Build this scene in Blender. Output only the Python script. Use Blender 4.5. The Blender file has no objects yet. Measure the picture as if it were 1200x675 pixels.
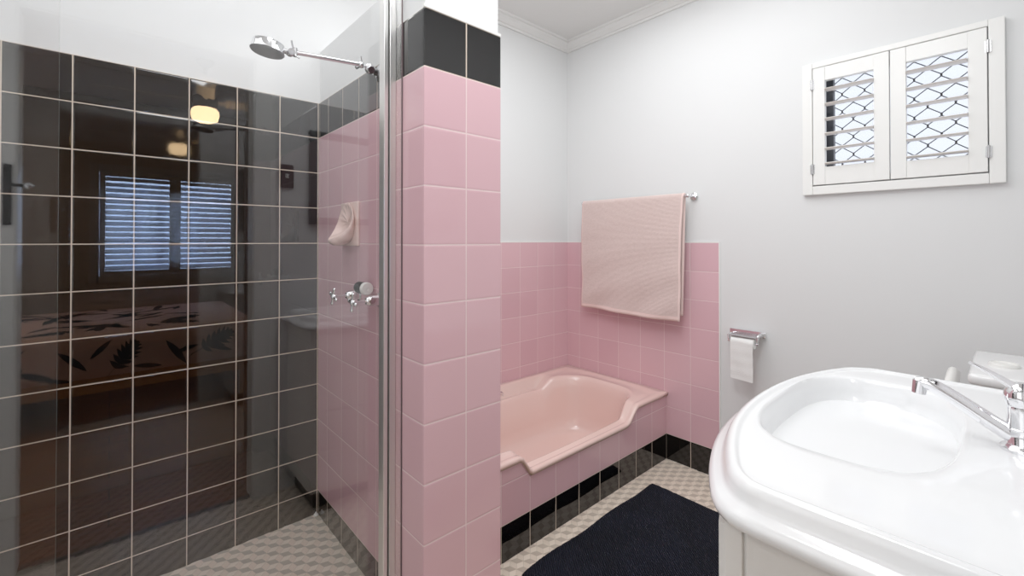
import bpy, bmesh, math, random
from mathutils import Vector, Matrix
random.seed(7)
col = bpy.context.scene.collection
D = bpy.data
T = 0.152                      # tile module (m)
CAMZ = 1.217
XW = 2.3108                    # window wall face
YB = 1.9972                    # far wall face (black tiles + bath end)
YA = 1.2747                    # bath apron face
XP, XP2, YP = .5898, .8451, .9866   # tiled pier
XC = .6704                     # shower side wall face
YN = -.07                      # door wall, bathroom face
V0 = 1.2056                    # a horizontal grout line
SHZ = .0376                    # shower floor height
YG = 1.15                      # glass screen
CEIL = 2.56
XL = -.55

# ------------------------------------------------------------ materials
def lin(c):
    c = c/255.
    return c/12.92 if c <= .04045 else ((c+.055)/1.055)**2.4
def rgb(r, g, b): return (lin(r), lin(g), lin(b), 1)
def newmat(name):
    m = D.materials.new(name); m.use_nodes = True
    nt = m.node_tree; b = nt.nodes['Principled BSDF']
    return m, nt, b
def mat(name, c, rough=.5, metal=0., spec=.5, bump=None, emis=None, coat=0., vary=None, sheen=0.):
    m, nt, b = newmat(name)
    b.inputs['Base Color'].default_value = c
    b.inputs['Roughness'].default_value = rough
    b.inputs['Metallic'].default_value = metal
    b.inputs['Specular IOR Level'].default_value = spec
    b.inputs['Coat Weight'].default_value = coat
    b.inputs['Coat Roughness'].default_value = .04
    b.inputs['Sheen Weight'].default_value = sheen
    tc = nt.nodes.new('ShaderNodeTexCoord')
    if bump:
        n = nt.nodes.new('ShaderNodeTexNoise'); n.inputs['Scale'].default_value = bump[0]; n.inputs['Detail'].default_value = 3
        nt.links.new(tc.outputs['Object'], n.inputs['Vector'])
        bp = nt.nodes.new('ShaderNodeBump'); bp.inputs['Strength'].default_value = bump[1]; bp.inputs['Distance'].default_value = bump[2] if len(bump) > 2 else .002
        nt.links.new(n.outputs['Fac'], bp.inputs['Height']); nt.links.new(bp.outputs['Normal'], b.inputs['Normal'])
    if vary:
        n = nt.nodes.new('ShaderNodeTexNoise'); n.inputs['Scale'].default_value = vary[0]
        nt.links.new(tc.outputs['Object'], n.inputs['Vector'])
        mx = nt.nodes.new('ShaderNodeMixRGB'); mx.inputs[1].default_value = c; mx.inputs[2].default_value = vary[1]
        nt.links.new(n.outputs['Fac'], mx.inputs[0]); nt.links.new(mx.outputs[0], b.inputs['Base Color'])
    if emis:
        b.inputs['Emission Color'].default_value = emis[0]; b.inputs['Emission Strength'].default_value = emis[1]
    return m
def math_node(nt, op, a, bb=None, cc=None):
    n = nt.nodes.new('ShaderNodeMath'); n.operation = op
    for i, v in enumerate((a, bb, cc)):
        if v is None: continue
        if isinstance(v, (int, float)): n.inputs[i].default_value = v
        else: nt.links.new(v, n.inputs[i])
    return n.outputs[0]
PINK = rgb(220, 177, 185); PINK2 = rgb(213, 169, 178)
BLACK = rgb(9, 8, 8); GROUT_L = rgb(206, 190, 172); GROUT_P = rgb(230, 205, 205)
def tile_mat(name, axis, u0, pink_lo, pink_hi, grout=.0028, black=BLACK, pink=PINK, pink2=PINK2, brough=.035):
    """square glazed wall tiles in world space; black outside pink_lo..pink_hi"""
    m, nt, b = newmat(name)
    g = nt.nodes.new('ShaderNodeNewGeometry'); s = nt.nodes.new('ShaderNodeSeparateXYZ')
    nt.links.new(g.outputs['Position'], s.inputs[0])
    u = math_node(nt, 'MULTIPLY', math_node(nt, 'SUBTRACT', s.outputs['XY'.index(axis)], u0), 1/T)
    v = math_node(nt, 'MULTIPLY', math_node(nt, 'SUBTRACT', s.outputs[2], V0), 1/T)
    def dist(w):
        f = math_node(nt, 'FRACT', math_node(nt, 'ADD', w, 200.))
        return math_node(nt, 'MULTIPLY', math_node(nt, 'MINIMUM', f, math_node(nt, 'SUBTRACT', 1., f)), T)
    d = math_node(nt, 'MINIMUM', dist(u), dist(v))
    mr = nt.nodes.new('ShaderNodeMapRange'); mr.inputs[1].default_value = grout*.40; mr.inputs[2].default_value = grout*.62
    nt.links.new(d, mr.inputs[0])           # 0 in grout, 1 on tile
    hr = nt.nodes.new('ShaderNodeMapRange'); hr.interpolation_type = 'SMOOTHSTEP'
    hr.inputs[1].default_value = 0; hr.inputs[2].default_value = .006
    nt.links.new(d, hr.inputs[0])
    comb = nt.nodes.new('ShaderNodeCombineXYZ')
    nt.links.new(math_node(nt, 'FLOOR', u), comb.inputs[0]); nt.links.new(math_node(nt, 'FLOOR', v), comb.inputs[1])
    wn = nt.nodes.new('ShaderNodeTexWhiteNoise'); nt.links.new(comb.outputs[0], wn.inputs['Vector'])
    pk = nt.nodes.new('ShaderNodeMixRGB'); pk.inputs[1].default_value = pink; pk.inputs[2].default_value = pink2
    nt.links.new(wn.outputs['Value'], pk.inputs[0])
    lo = math_node(nt, 'GREATER_THAN', s.outputs[2], pink_lo); hi = math_node(nt, 'LESS_THAN', s.outputs[2], pink_hi)
    ispink = math_node(nt, 'MULTIPLY', lo, hi)
    tc = nt.nodes.new('ShaderNodeMixRGB'); tc.inputs[1].default_value = black
    nt.links.new(ispink, tc.inputs[0]); nt.links.new(pk.outputs[0], tc.inputs[2])
    gc = nt.nodes.new('ShaderNodeMixRGB'); gc.inputs[1].default_value = GROUT_L; gc.inputs[2].default_value = GROUT_P
    nt.links.new(ispink, gc.inputs[0])
    fc = nt.nodes.new('ShaderNodeMixRGB')
    nt.links.new(mr.outputs[0], fc.inputs[0]); nt.links.new(gc.outputs[0], fc.inputs[1]); nt.links.new(tc.outputs[0], fc.inputs[2])
    nt.links.new(fc.outputs[0], b.inputs['Base Color'])
    ro = nt.nodes.new('ShaderNodeMapRange'); ro.inputs[3].default_value = .6; ro.inputs[4].default_value = brough
    nt.links.new(mr.outputs[0], ro.inputs[0])
    r2 = math_node(nt, 'ADD', ro.outputs[0], math_node(nt, 'MULTIPLY', ispink, .09))
    nt.links.new(r2, b.inputs['Roughness'])
    b.inputs['Specular IOR Level'].default_value = .5
    # gentle glaze waviness + pillow edge
    no = nt.nodes.new('ShaderNodeTexNoise'); no.inputs['Scale'].default_value = 4; no.inputs['Detail'].default_value = 1
    nt.links.new(g.outputs['Position'], no.inputs['Vector'])
    h = math_node(nt, 'ADD', math_node(nt, 'MULTIPLY', hr.outputs[0], .0012), math_node(nt, 'MULTIPLY', no.outputs['Fac'], .00015))
    bp = nt.nodes.new('ShaderNodeBump'); bp.inputs['Distance'].default_value = 1.; bp.inputs['Strength'].default_value = .5
    nt.links.new(h, bp.inputs['Height']); nt.links.new(bp.outputs['Normal'], b.inputs['Normal'])
    return m
def glass_mat(name, ior=1.48, tint=(1, 1, 1, 1), extra=0., rough=0.):
    m = D.materials.new(name); m.use_nodes = True; nt = m.node_tree
    for n in list(nt.nodes): nt.nodes.remove(n)
    o = nt.nodes.new('ShaderNodeOutputMaterial'); mx = nt.nodes.new('ShaderNodeMixShader')
    t = nt.nodes.new('ShaderNodeBsdfTransparent'); t.inputs[0].default_value = tint
    gl = nt.nodes.new('ShaderNodeBsdfGlossy'); gl.inputs['Roughness'].default_value = rough
    fr = nt.nodes.new('ShaderNodeFresnel'); fr.inputs[0].default_value = ior
    f = fr.outputs[0]
    # the inner side of the pane reflects like its outer side
    lw = nt.nodes.new('ShaderNodeLayerWeight')
    facing = math_node(nt, 'POWER', lw.outputs['Facing'], 5.)
    r0 = ((ior-1)/(ior+1))**2
    f = math_node(nt, 'ADD', math_node(nt, 'MULTIPLY', facing, 1-r0), r0+extra)
    nt.links.new(f, mx.inputs[0]); nt.links.new(t.outputs[0], mx.inputs[1]); nt.links.new(gl.outputs[0], mx.inputs[2])
    nt.links.new(mx.outputs[0], o.inputs[0])
    nt.nodes.remove(fr)
    return m
WALL = mat('white wall paint', rgb(223, 224, 224), .55, bump=(60, .05))
CEILM = mat('ceiling paint', rgb(228, 228, 226), .7)
TRIMW = mat('white gloss trim', rgb(236, 236, 233), .3)
CHROME = mat('chrome', (.82, .82, .84, 1), .08, 1.)
ALU = mat('polished aluminium', (.80, .79, .77, 1), .30, .85)
DARKALU = mat('dark rubber seal', rgb(22, 22, 22), .5)
NICKEL = mat('worn nickel', (.52, .52, .53, 1), .25, 1.)
CERAM = mat('white ceramic', rgb(240, 240, 240), .12, coat=.5)
VTOP = mat('white polymarble', rgb(238, 239, 240), .14, coat=.3)
BATHP = mat('pink enamel', rgb(233, 199, 190), .13, coat=.4)
SOAPP = mat('pale pink ceramic', rgb(238, 208, 200), .15, coat=.3)
CAB = mat('cabinet white paint', rgb(232, 230, 226), .35)
GLASS = glass_mat('shower glass', extra=.018)
WGLASS = glass_mat('window glass')
OGLASS = glass_mat('sky dimming glass', tint=(.49, .44, .386, 1), rough=.6)  # tint added to dim the over-bright blue sky behind the pane
GEDGE = mat('glass edge', rgb(165, 178, 170), .2)
PLASTIC = mat('white plastic', rgb(235, 234, 230), .3)
MIRROR = mat('mirror', (.9, .9, .9, 1), .02, 1.)
BROWNP = mat('brown bakelite', rgb(40, 34, 32), .3)
BLACKI = mat('black iron', rgb(18, 18, 20), .35, .4)
PAPER = mat('tissue paper', rgb(243, 243, 241), .9, bump=(260, .4))
SEAL = mat('beige sealant', rgb(186, 160, 140), .6)

# ------------------------------------------------------------ mesh helpers
def tag(o, label=None, cat=None, group=None, kind=None):
    if label: o['label'] = label
    if cat: o['category'] = cat
    if group: o['group'] = group
    if kind: o['kind'] = kind
    return o
def mk(name, bm, m, parent=None, smooth=False, world=True):
    bmesh.ops.recalc_face_normals(bm, faces=bm.faces)
    me = D.meshes.new(name); bm.to_mesh(me); bm.free()
    for x in (m if isinstance(m, (list, tuple)) else [m]): me.materials.append(x)
    o = D.objects.new(name, me); col.objects.link(o)
    if smooth:
        for p in me.polygons: p.use_smooth = True
        if smooth is not True:
            md = o.modifiers.new('split', 'EDGE_SPLIT'); md.split_angle = math.radians(smooth)
    if parent:
        o.parent = parent
        if world: o.matrix_parent_inverse = Matrix.Translation(-parent.location)
    return o
def empty(name, loc, label, cat, group=None):
    o = D.objects.new(name, None); col.objects.link(o); o.location = loc; o.empty_display_size = .05
    return tag(o, label, cat, group)
def bevel(bm, w, seg=2):
    if w: bmesh.ops.bevel(bm, geom=list(bm.edges), offset=w, segments=seg, affect='EDGES', profile=.6)
def box(bm, x0, x1, y0, y1, z0, z1, bev=0, seg=2):
    t = bmesh.new(); r = bmesh.ops.create_cube(t, size=1)
    bmesh.ops.scale(t, vec=(x1-x0, y1-y0, z1-z0), verts=t.verts)
    bmesh.ops.translate(t, vec=((x0+x1)/2, (y0+y1)/2, (z0+z1)/2), verts=t.verts)
    bevel(t, bev, seg); join(bm, t)
def join(bm, t, M=None):
    if M is not None: bmesh.ops.transform(t, matrix=M, verts=t.verts)
    me = D.meshes.new('tmp'); t.to_mesh(me); t.free(); bm.from_mesh(me); D.meshes.remove(me)
def obox(name, x0, x1, y0, y1, z0, z1, m, parent=None, bev=0, seg=2, smooth=False):
    bm = bmesh.new(); box(bm, x0, x1, y0, y1, z0, z1, bev, seg)
    return mk(name, bm, m, parent, smooth)
def struct(o): o['kind'] = 'structure'; return o
def lathe(bm, prof, M=None, n=32, cap=True):
    """profile [(r,z)] around z"""
    t = bmesh.new(); rings = []
    for r, z in prof:
        if r < 1e-6: rings.append([t.verts.new((0, 0, z))])
        else: rings.append([t.verts.new((r*math.cos(2*math.pi*i/n), r*math.sin(2*math.pi*i/n), z)) for i in range(n)])
    for a, b in zip(rings, rings[1:]):
        for i in range(n):
            j = (i+1) % n
            if len(a) == 1 and len(b) == 1: continue
            if len(a) == 1: t.faces.new((a[0], b[i], b[j]))
            elif len(b) == 1: t.faces.new((a[i], a[j], b[0]))
            else: t.faces.new((a[i], a[j], b[j], b[i]))
    if cap:
        if len(rings[0]) > 1: t.faces.new(rings[0])
        if len(rings[-1]) > 1: t.faces.new(rings[-1])
    join(bm, t, M)
def axisM(p, d):
    """matrix taking +z to direction d at p"""
    d = Vector(d).normalized()
    return Matrix.Translation(Vector(p)) @ d.to_track_quat('Z', 'Y').to_matrix().to_4x4()
def cyl(bm, p, q, r, r2=None, n=20):
    p, q = Vector(p), Vector(q); L = (q-p).length
    lathe(bm, [(r, 0), (r if r2 is None else r2, L)], axisM(p, q-p), n)
def tube(bm, pts, radii, n=14, flat=1.):
    """swept tube through pts; radii per point; flat squashes across z"""
    pts = [Vector(p) for p in pts]
    if isinstance(radii, (int, float)): radii = [radii]*len(pts)
    rings = []
    for i, p in enumerate(pts):
        d = (pts[min(i+1, len(pts)-1)]-pts[max(i-1, 0)]).normalized()
        up = Vector((0, 0, 1)) if abs(d.z) < .95 else Vector((1, 0, 0))
        s = d.cross(up).normalized(); u = s.cross(d).normalized()
        rings.append([bm.verts.new(p + s*math.cos(2*math.pi*k/n)*radii[i] + u*math.sin(2*math.pi*k/n)*radii[i]*flat) for k in range(n)])
    for a, b in zip(rings, rings[1:]):
        for k in range(n): bm.faces.new((a[k], a[(k+1) % n], b[(k+1) % n], b[k]))
    bm.faces.new(rings[0]); bm.faces.new(rings[-1])
def sphere(bm, c, r, sc=(1, 1, 1), u=20, v=14):
    t = bmesh.new(); bmesh.ops.create_uvsphere(t, u_segments=u, v_segments=v, radius=r)
    bmesh.ops.scale(t, vec=sc, verts=t.verts); join(bm, t, Matrix.Translation(Vector(c)))
def bez(pts, n=10):
    """Catmull-Rom through pts"""
    P = [Vector(p) for p in pts]; out = []
    P = [2*P[0]-P[1]] + P + [2*P[-1]-P[-2]]
    for i in range(1, len(P)-2):
        for k in range(n):
            t = k/n
            out.append(.5*((2*P[i])+(-P[i-1]+P[i+1])*t+(2*P[i-1]-5*P[i]+4*P[i+1]-P[i+2])*t*t+(-P[i-1]+3*P[i]-3*P[i+1]+P[i+2])*t**3))
    out.append(P[-2]); return out
def sstep(a, b, x):
    t = max(0, min(1, (x-a)/(b-a))); return t*t*(3-2*t)

# ------------------------------------------------------------ room shell
# far wall with its tile cladding
wf = struct(obox('wall_far', XL-.1, XW+.1, YB+.006, YB+.12, -.06, CEIL, WALL))
m_black = tile_mat('black glazed tiles far wall', 'X', XC-1.0231*T, 9, 9.1, grout=.0032)
m_ret = tile_mat('pink and black tiles shower side', 'Y', YB-.7399*T, V0-7*T, V0+3*T)
m_pierx = tile_mat('pink and black tiles pier front', 'X', XP+.8642*T, V0-7*T, V0+3*T, grout=.0036)
m_piery = tile_mat('pink and black tiles pier side', 'Y', YP+.002, V0-7*T, V0+3*T)
m_end = tile_mat('pink tiles bath end', 'X', XW-.9088*T, V0-7*T, 9)
m_win = tile_mat('pink tiles window wall', 'Y', YB-.6734*T, V0-7*T, 9)
m_apr = tile_mat('pink tiles bath apron', 'X', XW-1.0025*T, V0-7*T, 9)
struct(obox('tile_cladding', XL, XC+.02, YB, YB+.006, SHZ-.02, V0+4*T, m_black, wf))
struct(obox('tile_cladding', XP2-.02, XW+.01, YB, YB+.006, 0, V0, m_end, wf))
# pier and the low partition between shower and bath
bm = bmesh.new()
box(bm, XP+.006, XP2-.006, YP+.006, 1.205, -.02, 2.04)
box(bm, XC+.006, XP2-.006, 1.2, YB+.02, -.02, 2.04)
wp = struct(mk('wall_partition', bm, WALL))
ztop = V0+4*T
struct(obox('tile_cladding', XP, XP2, YP, YP+.006, -.0, ztop, m_pierx, wp, bev=.0022))
struct(obox('tile_cladding', XP, XP+.006, YP+.003, 1.205, -.0, ztop, m_piery, wp, bev=.0022))
struct(obox('tile_cladding', XC, XC+.006, 1.206, YB, SHZ-.02, ztop, m_ret, wp))
struct(obox('tile_cladding', XP, XC, 1.205, 1.211, 0, ztop, m_pierx, wp))
struct(obox('tile_cladding', XP2-.006, XP2, YP+.003, YB, -.0, V0, m_piery, wp))
# window wall
WY0, WY1, WZ0, WZ1 = .045, .56, 1.475, 1.965
bm = bmesh.new()
box(bm, XW+.006, XW+.14, -.17, WY0, -.06, CEIL); box(bm, XW+.006, XW+.14, WY1, YB+.12, -.06, CEIL)
box(bm, XW+.006, XW+.14, WY0, WY1, -.06, WZ0); box(bm, XW+.006, XW+.14, WY0, WY1, WZ1, CEIL)
wr = struct(mk('wall_right', bm, WALL))
yE = YB-6.6734*T
struct(obox('tile_cladding', XW, XW+.006, yE, YB, 0, V0, m_win, wr))
bm = bmesh.new()      # painted edge bead round the tiled area
box(bm, XW-.001, XW+.006, yE-.005, yE, 0, V0+.005); box(bm, XW-.001, XW+.006, yE, YB, V0, V0+.005)
struct(mk('edge_bead', bm, TRIMW, wr))
struct(obox('edge_bead', XP2, XW, YB-.001, YB+.006, V0, V0+.005, TRIMW, wf))
struct(obox('edge_bead', XP-.001, XP2, YP-.001, YP+.006, ztop, ztop+.008, TRIMW, wp))
struct(obox('wall_left', XL-.1, XL, -.17, YB+.12, -.06, CEIL, WALL))
# door wall with the doorway the camera stands in
DX0, DX1, DZ = -.25, .497, 2.06
bm = bmesh.new()
box(bm, -2.3, DX0-.02, YN-.1, YN, -.06, CEIL); box(bm, DX1+.02, XW+.14, YN-.1, YN, -.06, CEIL); box(bm, DX0-.02, DX1+.02, YN-.1, YN, DZ+.02, CEIL)
struct(mk('wall_near', bm, WALL))
bm = bmesh.new()
for a, b in ((DX0-.02, DX0), (DX1, DX1+.02)): box(bm, a, b, YN-.105, YN+.004, 0, DZ+.02)
box(bm, DX0, DX1, YN-.105, YN+.004, DZ, DZ+.02)
for a, b in ((DX0-.095, DX0-.006), (DX1+.006, DX1+.095)):
    box(bm, a, b, YN, YN+.016, 0, DZ+.1, .004); box(bm, a, b, YN-.116, YN-.1, 0, DZ+.1, .004)
box(bm, DX0-.006, DX1+.006, YN, YN+.016, DZ+.006, DZ+.1, .004); box(bm, DX0-.006, DX1+.006, YN-.116, YN-.1, DZ+.006, DZ+.1, .004)
doorf = struct(mk('trim_1', bm, TRIMW))
struct(obox('ceiling', -2.3, XW+.14, -3.5, YB+.12, CEIL, CEIL+.06, CEILM))
# cornice loop
prof = [(0, 2.497), (.010, 2.497), (.012, 2.510), (.020, 2.512), (.034, 2.530), (.040, 2.548), (.052, 2.550), (.055, CEIL)]
bm = bmesh.new(); corners = [(XL, YN, 1, 1), (XL, YB+.006, 1, -1), (XW+.006, YB+.006, -1, -1), (XW+.006, YN, -1, 1)]
rings = [[bm.verts.new((x+sx*o, y+sy*o, z)) for o, z in prof] for x, y, sx, sy in corners]
for i in range(4):
    a, b = rings[i], rings[(i+1) % 4]
    for k in range(len(prof)-1): bm.faces.new((a[k], a[k+1], b[k+1], b[k]))
struct(mk('trim_2', bm, CEILM))

# mosaic floors: rhombus "tumbling block" tiles set in pale grout
def mosaic(bm, x0, x1, y0, y1, z, ang=math.radians(-45), W=.050):
    r = W/math.sqrt(3); row = r*1.5; c, s = math.cos(ang), math.sin(ang)
    cx, cy = (x0+x1)/2, (y0+y1)/2; R = math.hypot(x1-x0, y1-y0)/2+.1
    hexv = [(r*math.sin(math.radians(60*k)), r*math.cos(math.radians(60*k))) for k in range(6)]  # k=0 top
    n = int(R/row)+2
    for j in range(-n, n+1):
        for i in range(-int(R/W)-2, int(R/W)+3):
            hx = i*W+(W/2 if j % 2 else 0); hy = j*row
            for mi, (a, b, d) in enumerate(((5, 0, 1), (1, 2, 3), (3, 4, 5))):
                q = [(0, 0), hexv[a], hexv[b], hexv[d]]
                mx = sum(p[0] for p in q)/4; my = sum(p[1] for p in q)/4
                P = []
                for px, py in q:
                    px = mx+(px-mx)*.955; py = my+(py-my)*.955
                    lx, ly = hx+px, hy+py
                    P.append((cx+lx*c-ly*s, cy+lx*s+ly*c))
                gx = sum(p[0] for p in P)/4; gy = sum(p[1] for p in P)/4
                if x0 < gx < x1 and y0 < gy < y1:
                    f = bm.faces.new([bm.verts.new((min(max(p[0], x0), x1), min(max(p[1], y0), y1), z)) for p in P]); f.material_index = mi+1
FGROUT = mat('floor grout', rgb(196, 184, 166), .7)
MOS = [mat('mosaic taupe', rgb(184, 168, 152), .35, vary=(14, rgb(200, 184, 168))),  # darker rhombus of the block pattern, the tile's own colour
       mat('mosaic cream', rgb(240, 225, 208), .35, vary=(14, rgb(230, 214, 196))),
       mat('mosaic sand', rgb(230, 214, 196), .35, vary=(14, rgb(220, 204, 186)))]
bm = bmesh.new(); box(bm, XL-.1, XW+.1, -.108, YB+.05, -.05, 0); mosaic(bm, XL, XW+.006, -.105, YB, .0015)
struct(mk('floor', bm, [FGROUT]+MOS))
bm = bmesh.new(); box(bm, XL, XC+.006, YG-.03, YB+.006, 0, SHZ); mosaic(bm, XL, XC, YG-.028, YB, SHZ+.0015)
SG = [mat('shower grout', rgb(186, 176, 160), .7), mat('shower mosaic taupe', rgb(176, 168, 156), .35), mat('shower mosaic cream', rgb(228, 215, 200), .35), mat('shower mosaic sand', rgb(222, 205, 190), .35)]  # same three-colour block pattern, darkest rhombus is tile colour too
struct(mk('floor', bm, SG))

# bath apron (tiled), its top edge follows the stepped bath rim
RZ = .378; XA0, XA1 = XP2, XW+.006
def drop(x): return .072*sstep(1.188, 1.255, x)*(1-sstep(1.915, 2.02, x))
bm = bmesh.new(); xs = [XA0+(XA1-XA0)*i/120 for i in range(121)]
fr, bk = [], []
for x in xs:
    z = RZ-.018-drop(x)
    fr.append((bm.verts.new((x, YA, 0)), bm.verts.new((x, YA, z)))); bk.append((bm.verts.new((x, YA+.02, 0)), bm.verts.new((x, YA+.02, z))))
for i in range(120):
    bm.faces.new((fr[i][0], fr[i+1][0], fr[i+1][1], fr[i][1])); bm.faces.new((bk[i][0], bk[i][1], bk[i+1][1], bk[i+1][0])); bm.faces.new((fr[i][1], fr[i+1][1], bk[i+1][1], bk[i][1]))
struct(mk('trim_3', bm, m_apr))

# ------------------------------------------------------------ bathtub
def ray_rect(a, cx, cy, x0, x1, y0, y1):
    c, s = math.cos(a), math.sin(a); k = 1e9
    if c > 1e-9: k = min(k, (x1-cx)/c)
    if c < -1e-9: k = min(k, (x0-cx)/c)
    if s > 1e-9: k = min(k, (y1-cy)/s)
    if s < -1e-9: k = min(k, (y0-cy)/s)
    return cx+c*k, cy+s*k
def ray_super(a, cx, cy, hx, hy, n):
    c, s = math.cos(a), math.sin(a); k = (abs(c/hx)**n+abs(s/hy)**n)**(-1/n)
    return cx+c*k, cy+s*k
def loft(bm, rings, close=True, matidx=None):
    n = len(rings[0])
    for a, b in zip(rings, rings[1:]):
        for i in range(n if close else n-1):
            f = bm.faces.new((a[i], a[(i+1) % n], b[(i+1) % n], b[i]))
    return
bx0, bx1, by0, by1 = XP2+.001, XW-.001, YA-.012, YB-.001
bcx, bcy = 1.578, 1.597
NA = 260; angs = [2*math.pi*i/NA for i in range(NA)]
for X, Y in ((bx0, by0), (bx1, by0), (bx1, by1), (bx0, by1)):
    a = math.atan2(Y-bcy, X-bcx) % (2*math.pi); k = min(range(NA), key=lambda i: abs(angs[i]-a)); angs[k] = a
def rdrop(x, y, front_only):
    d = drop(x)
    f = sstep(.05, .16, bcy-y) if y < bcy else 0
    b_ = 0 if front_only else (sstep(.05, .16, y-bcy)*.8)
    return d*max(f, b_)
def ring(bm, kind, ins, z, front_only=False, nodrop=False):
    out = []
    for a in angs:
        if kind == 'r': x, y = ray_rect(a, bcx, bcy, bx0+ins, bx1-ins, by0+ins, by1-ins)
        elif kind == 'b': x, y = ray_super(a, bcx, bcy, .597, .282, 3.7); x, y = bcx+(x-bcx)*(1-ins/.597), bcy+(y-bcy)*(1-ins/.282)
        else:   # blend between outer and inner outline
            xa, ya = ray_rect(a, bcx, bcy, bx0, bx1, by0, by1); xb, yb = ray_super(a, bcx, bcy, .597, .282, 3.7)
            x, y = xa*(1-ins)+xb*ins, ya*(1-ins)+yb*ins
        zz = z-(0 if nodrop else rdrop(x, y, front_only))
        out.append(bm.verts.new((x, y, zz)))
    return out
tub = empty('bathtub', (bcx, bcy, 0), 'pink enamel bathtub with stepped rim set in a tiled surround', 'bathtub')
bm = bmesh.new()
R = [ring(bm, 'r', .004, RZ-.020, True), ring(bm, 'r', .0, RZ-.015, True), ring(bm, 'r', 0, RZ-.006, True), ring(bm, 'r', .006, RZ, True),
     ring(bm, 'm', .30, RZ, True), ring(bm, 'm', .42, RZ-.002, True), ring(bm, 'm', .52, RZ-.004), ring(bm, 'm', .62, RZ-.001), ring(bm, 'm', .80, RZ-.002), ring(bm, 'm', .88, RZ+.003), ring(bm, 'm', .95, RZ+.002),
     ring(bm, 'b', 0, RZ-.005), ring(bm, 'b', .010, RZ-.018), ring(bm, 'b', .020, RZ-.06), ring(bm, 'b', .032, RZ-.14, nodrop=True), ring(bm, 'b', .048, RZ-.22, nodrop=True),
     ring(bm, 'b', .062, RZ-.275, nodrop=True), ring(bm, 'b', .085, RZ-.298, nodrop=True), ring(bm, 'b', .12, RZ-.306, nodrop=True), ring(bm, 'b', .20, RZ-.309, nodrop=True)]
loft(bm, R); bm.faces.new(R[-1])
mk('bath_shell', bm, BATHP, tub, True)
bm = bmesh.new()
sl = []
for i in range(121):
    x = XP2+(XW-XP2)*i/120; z = RZ-.020-drop(x)
    sl.append([bm.verts.new(p) for p in ((x, YA-.004, z-.006), (x, YA-.010, z+.001), (x, YA+.004, z+.001))])
for a, b in zip(sl, sl[1:]):
    for k in range(2): bm.faces.new((a[k], a[k+1], b[k+1], b[k]))
mk('sealant_bead', bm, SEAL, tub)
bm = bmesh.new()
tube(bm, bez([(1.40, 1.945, .318), (1.41, 1.94, .343), (1.45, 1.936, .350), (1.60, 1.936, .350), (1.665, 1.94, .346), (1.68, 1.945, .318)], 6), .008)
mk('grab_handle', bm, CHROME, tub, 40)
bm = bmesh.new(); lathe(bm, [(.024, 0), (.024, .003), (.017, .004), (.015, .001), (0, .001)], axisM((1.2, 1.6, RZ-.309), (0, 0, 1)), 24)
mk('drain', bm, CHROME, tub, 40)

# ------------------------------------------------------------ towel rail and towel
rail = empty('towel_rail', (XW, 1.46, 1.455), 'chrome towel rail fixed to the wall above the bath', 'towel rail')
rx = XW-.068
bm = bmesh.new(); cyl(bm, (rx, 1.108, 1.452), (rx, 1.815, 1.452), .0075); mk('rail', bm, CHROME, rail, 40)
for y in (1.112, 1.811):
    bm = bmesh.new(); cyl(bm, (rx, y, 1.452), (XW-.002, y, 1.452), .006); lathe(bm, [(.02, 0), (.02, .004), (.010, .010), (0, .010)], axisM((XW, y, 1.452), (-1, 0, 0)), 20)
    sphere(bm, (rx, y, 1.452), .011)
    mk('bracket', bm, CHROME, rail, 40)
TOWEL = None
m, nt, b = newmat('pink towelling'); TOWEL = m
tc = nt.nodes.new('ShaderNodeTexCoord')
w1 = nt.nodes.new('ShaderNodeTexWave'); w1.wave_type = 'BANDS'; w1.bands_direction = 'Z'; w1.inputs['Scale'].default_value = 55; w1.inputs['Distortion'].default_value = 1.2; w1.inputs['Detail'].default_value = 2
w2 = nt.nodes.new('ShaderNodeTexWave'); w2.wave_type = 'BANDS'; w2.bands_direction = 'Y'; w2.inputs['Scale'].default_value = 60; w2.inputs['Distortion'].default_value = .8
n1 = nt.nodes.new('ShaderNodeTexNoise'); n1.inputs['Scale'].default_value = 70; n1.inputs['Detail'].default_value = 4
for w in (w1, w2, n1): nt.links.new(tc.outputs['Object'], w.inputs['Vector'])
hh = math_node(nt, 'ADD', math_node(nt, 'ADD', math_node(nt, 'MULTIPLY', w1.outputs['Fac'], .5), math_node(nt, 'MULTIPLY', w2.outputs['Fac'], .25)), n1.outputs['Fac'])
bp = nt.nodes.new('ShaderNodeBump'); bp.inputs['Strength'].default_value = .7; bp.inputs['Distance'].default_value = .003
nt.links.new(hh, bp.inputs['Height']); nt.links.new(bp.outputs['Normal'], b.inputs['Normal'])
mx = nt.nodes.new('ShaderNodeMixRGB'); mx.inputs[1].default_value = rgb(206, 180, 174); mx.inputs[2].default_value = rgb(226, 204, 198)
nt.links.new(math_node(nt, 'MULTIPLY', hh, .6), mx.inputs[0]); nt.links.new(mx.outputs[0], b.inputs['Base Color']); b.inputs['Roughness'].default_value = .95; b.inputs['Sheen Weight'].default_value = .3
HEM = mat('towel hem', rgb(236, 208, 202), .9, bump=(200, .4))
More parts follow.
